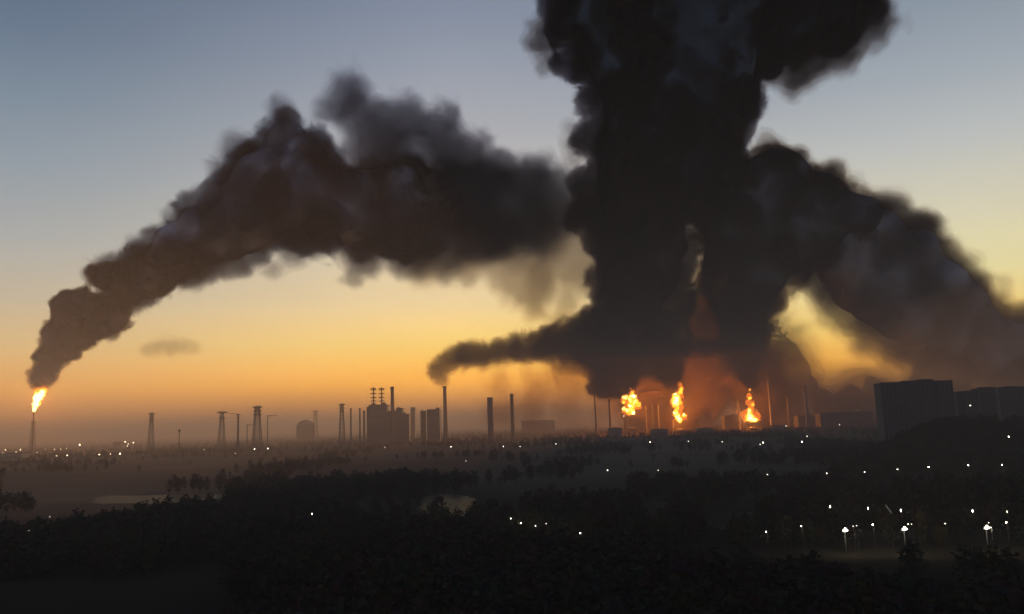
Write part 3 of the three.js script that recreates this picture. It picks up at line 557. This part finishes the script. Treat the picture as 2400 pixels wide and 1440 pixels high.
// Cauliflower: smaller balls sat on the skin of the larger ones.
const lobed = (list, n = 9, lo = 0.26, hi = 0.46) => list.flatMap((b) => {
  const out = [b];
  if (b[2] > 36) for (let i = 0; i < n; i++) {
    const z = rr(-1, 1), a = rr(0, 6.283), s = Math.sqrt(1 - z * z), r = Math.min(56, b[2] * rr(lo, hi));
    out.push([b[0] + Math.cos(a) * s * (b[2] - r * 0.35), b[1] + Math.sin(a) * s * (b[2] - r * 0.35), r, (b[3] ?? 0) + z * b[2] * 1.3]);
  }
  return out;
});
// One plume; each field of balls is cut at nested levels, so that the smoke thickens inwards.
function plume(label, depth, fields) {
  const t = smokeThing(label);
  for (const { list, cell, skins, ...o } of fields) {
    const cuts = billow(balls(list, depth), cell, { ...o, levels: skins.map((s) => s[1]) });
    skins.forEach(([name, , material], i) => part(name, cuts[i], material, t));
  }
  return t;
}
{ // the flare's plume, leaning right
  const root = [[93, 902, 17], [84, 888, 20], [112, 884, 22], [100, 872, 26], [114, 852, 30], [132, 825, 40], [150, 800, 48], [172, 772, 54], [185, 745, 58], [172, 722, 46], [200, 722, 42], [268, 748, 38], [232, 745, 46], [248, 712, 26]];
  const body = [[300, 678, 52], [222, 640, 28], [262, 650, 46], [350, 640, 74], [420, 592, 84], [500, 545, 98], [540, 602, 46], [590, 500, 112], [650, 430, 112], [664, 330, 62], [710, 370, 74], [740, 470, 122], [840, 490, 112], [930, 440, 84], [940, 515, 104], [1030, 490, 70]];
  const lobe = [[820, 222, 62], [790, 250, 50], [870, 290, 78], [950, 300, 82], [1020, 325, 84], [1080, 375, 84], [900, 370, 100], [1160, 425, 88], [1240, 440, 84], [1310, 440, 60], [560, 365, 52], [520, 400, 36], [660, 262, 36], [1240, 500, 88], [1120, 530, 100], [1320, 500, 60], [640, 630, 26], [690, 590, 44], [850, 580, 74], [960, 590, 76], [1040, 600, 60]];
  const end = [[1050, 440, 92], [1050, 525, 88], [1150, 460, 88], [1170, 530, 82], [1255, 455, 74], [1265, 535, 70], [1330, 480, 56], [980, 560, 70]];
  const tail = [[1000, 590, 66], [1100, 600, 82], [1200, 585, 92], [1300, 570, 92], [1390, 540, 90], [1180, 640, 70], [1270, 660, 80], [1360, 640, 90], [1330, 705, 60], [1250, 710, 36], [1450, 600, 90]];
  plume('long dark smoke plume leaning right from the lit flare stack', 2600, [
    { list: lobed([...root, [262, 650, 36], [300, 676, 44], [348, 642, 58], [222, 640, 24], [400, 605, 56]], 7), cell: 4, amp: 0.36, ampMax: 18, waves: [56, 27, 13], seedAt: 5, skins: [
      ['smoke_veil', -3, smoke([0.009, 0.0093, 0.01])], ['smoke_body', 2, smoke([0.03, 0.031, 0.033])], ['dense_core', 11, solidSmoke(0.3, 0.28, 0.27)]] },
    { list: lobed([...root.slice(-2), ...clear(body, 0.95)], 12, 0.3, 0.55), cell: 5, amp: 0.46, ampMax: 40, seedAt: 3, soft: 0.45, skins: [
      ['smoke_veil', -9, smoke([0.005, 0.0048, 0.0046])], ['smoke_veil', -2, smoke([0.009, 0.0086, 0.0082])], ['smoke_body', 5, smoke([0.009, 0.0082, 0.0076])]] },
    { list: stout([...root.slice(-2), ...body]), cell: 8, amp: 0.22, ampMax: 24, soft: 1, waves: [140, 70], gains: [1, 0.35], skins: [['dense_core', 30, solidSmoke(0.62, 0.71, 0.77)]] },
    { list: lobed(end, 5), cell: 7, amp: 0.4, ampMax: 40, soft: 0.6, seedAt: 8, skins: [
      ['smoke_veil', -22, smoke([0.0018, 0.0017, 0.0017])], ['smoke_veil', -2, smoke([0.0032, 0.0031, 0.003])], ['smoke_body', 20, smoke([0.0046, 0.0044, 0.0042])]] },
    { list: lobe, cell: 7, amp: 0.42, ampMax: 44, soft: 0.6, seedAt: 7, skins: [
      ['smoke_veil', -12, smoke([0.003, 0.0029, 0.0028])], ['smoke_veil', 2, smoke([0.005, 0.0048, 0.0046])], ['smoke_veil', 18, smoke([0.006, 0.0057, 0.0055])]] },
    { list: tail, cell: 9, amp: 0.5, ampMax: 56, soft: 0.9, waves: [160, 70, 34], seedAt: 11, skins: [
      ['smoke_tail', -14, smoke([0.0014, 0.0015, 0.0018])], ['smoke_tail', 4, smoke([0.002, 0.0022, 0.0025])], ['smoke_tail', 26, smoke([0.0026, 0.0028, 0.0031])]] },
  ]);
}
{ // the tallest column over the two left fires
  const low = [[1455, 905, 30], [1420, 903, 36], [1390, 912, 18], [1440, 860, 62], [1450, 800, 74], [1460, 740, 82], [1480, 690, 92], [1500, 640, 108], [1500, 580, 114], [1500, 520, 124], [1510, 460, 136], [1530, 400, 150], [1575, 897, 20], [1562, 862, 40], [1556, 810, 54], [1560, 760, 62], [1575, 700, 56], [1580, 630, 54], [1585, 570, 58], [1396, 650, 34], [1385, 440, 42], [1385, 500, 38], [1386, 376, 16], [1400, 560, 24], [1374, 430, 46], [1370, 505, 44], [1660, 420, 110], [1510, 800, 56], [1515, 740, 64], [1500, 845, 44]];
  const high = [[1560, 340, 172], [1580, 280, 186], [1585, 220, 194], [1580, 150, 212], [1575, 80, 236], [1575, 10, 264], [1575, -80, 300], [1376, 325, 46], [1384, 240, 40], [1352, 150, 54], [1330, 60, 58], [1310, 0, 50], [1760, 240, 44], [1780, 60, 110], [1850, 40, 110], [1935, 15, 110], [2010, -20, 80], [1900, -90, 160]];
  const veil = [[1275, 95, 46], [1292, 55, 46], [1290, 140, 36], [1335, 298, 17], [1343, 340, 28], [1350, 375, 22], [1870, 180, 46], [1950, 110, 70], [1830, 160, 50], [1780, 130, 70], [2040, 50, 70], [1900, 120, 80]];
  plume('tallest black smoke column above the two left fires', 2500, [
    { list: lobed([...clear(low, 0.94), ...clear(high, 0.95)], 11), cell: 4.6, amp: 0.36, ampMax: 36, seedAt: 2, waves: [110, 50, 24, 12], gains: [1, 0.5, 0.34, 0.2], skins: [
      ['smoke_veil', -4, smoke([0.009, 0.009, 0.009])], ['smoke_body', 2, smoke([0.022, 0.0216, 0.021])]] },
    { list: lobed([[1455, 905, 26], [1420, 903, 34], [1390, 912, 16], [1440, 862, 52], [1450, 805, 60], [1575, 897, 17], [1562, 862, 34], [1556, 812, 46]], 8), cell: 4, amp: 0.4, ampMax: 18, waves: [60, 28, 13], seedAt: 9, skins: [['smoke_foot', 0, smoke([0.03, 0.031, 0.033])]] },
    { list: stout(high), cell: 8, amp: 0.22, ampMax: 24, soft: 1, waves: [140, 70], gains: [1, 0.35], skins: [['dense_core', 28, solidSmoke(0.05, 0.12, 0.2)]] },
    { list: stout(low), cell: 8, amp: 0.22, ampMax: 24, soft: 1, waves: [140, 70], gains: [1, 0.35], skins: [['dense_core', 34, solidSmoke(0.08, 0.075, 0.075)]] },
    { list: veil, cell: 8, amp: 0.42, ampMax: 44, soft: 0.6, seedAt: 5, skins: [
      ['smoke_veil', -14, smoke([0.003, 0.0031, 0.0033])], ['smoke_veil', 2, smoke([0.006, 0.0062, 0.0066])], ['smoke_veil', 18, smoke([0.01, 0.0102, 0.0106])]] },
  ]);
}
{ // the right fire's plume, arching right
  const root = [[1758, 902, 14], [1752, 876, 26], [1746, 842, 40], [1740, 800, 54], [1742, 750, 68], [1752, 690, 88], [1750, 640, 100], [1840, 640, 56], [1745, 580, 106], [1752, 520, 116], [1790, 470, 116], [1800, 430, 92], [1860, 465, 88], [1830, 560, 98], [1900, 560, 96], [1880, 402, 36], [1955, 402, 34], [1930, 460, 76], [1990, 520, 90]];
  const arm = [[2060, 560, 98], [2120, 612, 108], [2080, 670, 100], [1990, 610, 106], [2180, 680, 108], [2240, 720, 92], [2130, 745, 90], [2220, 780, 76], [2300, 770, 70], [2380, 800, 70], [2460, 820, 84], [1990, 680, 64], [2050, 720, 62], [2110, 770, 60], [1950, 640, 60], [2160, 800, 56], [2320, 820, 70], [1965, 700, 52], [2005, 742, 50], [2045, 780, 46], [2095, 815, 44]];
  const wisp = [[1800, 345, 40], [1850, 380, 40], [2060, 457, 18], [2110, 480, 28], [2180, 515, 24], [2280, 612, 26], [2000, 430, 28], [2050, 490, 40], [2140, 540, 50], [2220, 610, 50], [2280, 690, 50], [2340, 740, 40], [2160, 810, 60], [1940, 680, 40], [2040, 760, 40], [2100, 810, 40]];
  plume('dark smoke plume arching right from the rightmost fire', 2480, [
    { list: lobed([[1758, 902, 12], [1752, 876, 22], [1746, 842, 34], [1741, 800, 46], [1742, 752, 58]], 8), cell: 4, amp: 0.4, ampMax: 18, waves: [60, 28, 13], seedAt: 10, skins: [['smoke_foot', 0, smoke([0.035, 0.036, 0.038])]] },
    { list: lobed(clear(root, 0.95), 12), cell: 5, amp: 0.36, ampMax: 34, seedAt: 4, skins: [
      ['smoke_veil', -10, smoke([0.005, 0.0053, 0.006])], ['smoke_body', 2, smoke([0.018, 0.0183, 0.019])]] },
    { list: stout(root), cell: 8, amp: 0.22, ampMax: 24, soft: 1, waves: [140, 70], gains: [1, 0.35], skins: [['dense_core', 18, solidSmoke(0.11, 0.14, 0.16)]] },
    { list: lobed(arm, 7), cell: 6, amp: 0.36, ampMax: 40, soft: 0.5, seedAt: 6, skins: [
      ['smoke_veil', -22, smoke([0.0028, 0.0028, 0.0029])], ['smoke_veil', -8, smoke([0.005, 0.005, 0.0051])], ['smoke_body', 8, smoke([0.008, 0.0077, 0.0074])]] },
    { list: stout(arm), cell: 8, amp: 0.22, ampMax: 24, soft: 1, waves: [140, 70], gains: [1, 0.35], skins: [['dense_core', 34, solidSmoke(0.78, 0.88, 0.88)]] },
    { list: wisp, cell: 7, amp: 0.42, ampMax: 40, soft: 0.6, seedAt: 9, skins: [
      ['smoke_veil', -8, smoke([0.003, 0.0031, 0.0034])], ['smoke_veil', 8, smoke([0.006, 0.0062, 0.0066])]] },
  ]);
}
{ // the chimney's plume
  const run = [[1041, 900, 7], [1034, 888, 14], [1022, 876, 17], [1026, 864, 24], [1046, 850, 27], [1068, 838, 28], [1092, 832, 29], [1104, 814, 13], [1128, 832, 29], [1166, 826, 30], [1208, 820, 32], [1210, 798, 14], [1255, 812, 36], [1300, 806, 42], [1350, 798, 54], [1400, 790, 66]];
  plume('grey smoke plume trailing right from the tall thin chimney', 2460, [
    { list: lobed(run, 6), cell: 3.5, amp: 0.4, ampMax: 20, waves: [60, 28, 14], skins: [
      ['smoke_veil', -5, smoke([0.006, 0.0062, 0.0066])], ['smoke_body', 0, smoke([0.011, 0.0113, 0.0119])], ['smoke_body', 6, smoke([0.014, 0.0142, 0.0146])]] },
    { list: [...run.slice(6), [1330, 826, 42], [1390, 830, 60], [1290, 818, 36], [1235, 816, 34], [1180, 824, 30]], cell: 5, amp: 0.4, ampMax: 22, soft: 0.7, waves: [80, 38, 18], seedAt: 4, skins: [
      ['smoke_veil', -9, smoke([0.005, 0.0052, 0.0055])], ['smoke_body', 2, smoke([0.009, 0.0093, 0.0098])]] },
  ]);
}
{ // low smoke drifting behind the works
  const left = [[1180, 915, 40], [1260, 900, 50], [1340, 890, 60], [1240, 950, 50], [1330, 950, 60], [1420, 940, 60], [1180, 965, 50], [1550, 950, 60], [1316, 935, 30]];
  const mid = [[1648, 560, 40], [1655, 640, 40], [1668, 700, 64], [1660, 770, 80], [1660, 850, 88], [1660, 930, 76], [1720, 900, 70], [1780, 860, 60], [1790, 930, 70], [1600, 960, 60], [1500, 960, 60], [1530, 850, 50], [1530, 905, 54], [1470, 915, 46]];
  const right = [[1812, 770, 40], [1826, 810, 54], [1830, 855, 66], [1840, 910, 80], [1890, 905, 52], [1930, 935, 56], [1990, 935, 62], [2060, 930, 62], [2120, 920, 66], [2180, 895, 66], [2260, 860, 72], [2350, 840, 84], [2460, 830, 110], [2250, 930, 76], [2360, 930, 84], [2130, 975, 66], [1960, 980, 66], [2040, 985, 66], [1850, 975, 66], [2460, 940, 90]];
  plume('low bank of drifting smoke behind the refinery stacks', 2720, [
    { list: left, cell: 9, amp: 0.5, ampMax: 46, soft: 0.9, waves: [150, 70, 36], seedAt: 2, skins: [
      ['smoke_veil', -16, smoke([0.001, 0.0013, 0.0017])], ['smoke_veil', 6, smoke([0.0014, 0.0017, 0.0022])], ['smoke_veil', 28, smoke([0.0016, 0.002, 0.0026])]] },
    { list: mid, cell: 9, amp: 0.35, ampMax: 36, soft: 0.9, waves: [150, 70, 36], seedAt: 12, skins: [
      ['smoke_veil', -18, smoke([0.0034, 0.0038, 0.0044])], ['smoke_veil', 4, smoke([0.009, 0.0098, 0.011])], ['smoke_bank', 26, smoke([0.008, 0.0088, 0.01], 0.42, [0.42, 0.3, 0.24])]] },
    { list: right, cell: 9, amp: 0.34, ampMax: 36, soft: 0.95, waves: [150, 70, 36], seedAt: 3, skins: [
      ['smoke_veil', -42, smoke([0.0011, 0.0011, 0.0012])], ['smoke_veil', -22, smoke([0.0018, 0.0018, 0.0019])], ['smoke_veil', -4, smoke([0.0028, 0.0028, 0.0029])], ['smoke_bank', 18, smoke([0.0034, 0.0034, 0.0034])], ['smoke_bank', 38, smoke([0.005, 0.005, 0.005], 0.3, [0.42, 0.54, 0.6])]] },
  ]);
}
{
  const p = [[345, 820, 14], [370, 815, 18], [400, 812, 20], [430, 812, 17], [458, 815, 12]];
  plume('small faint dark wisp alone in the sky over the left pylon', 2600, [
    { list: p, cell: 4, amp: 0.5, ampMax: 20, soft: 0.9, waves: [70, 34, 16], skins: [['smoke_veil', -8, smoke([0.003, 0.003, 0.0032])], ['smoke_veil', 2, smoke([0.005, 0.005, 0.0053])]] },
  ]);
}
renderer.render(scene, camera);
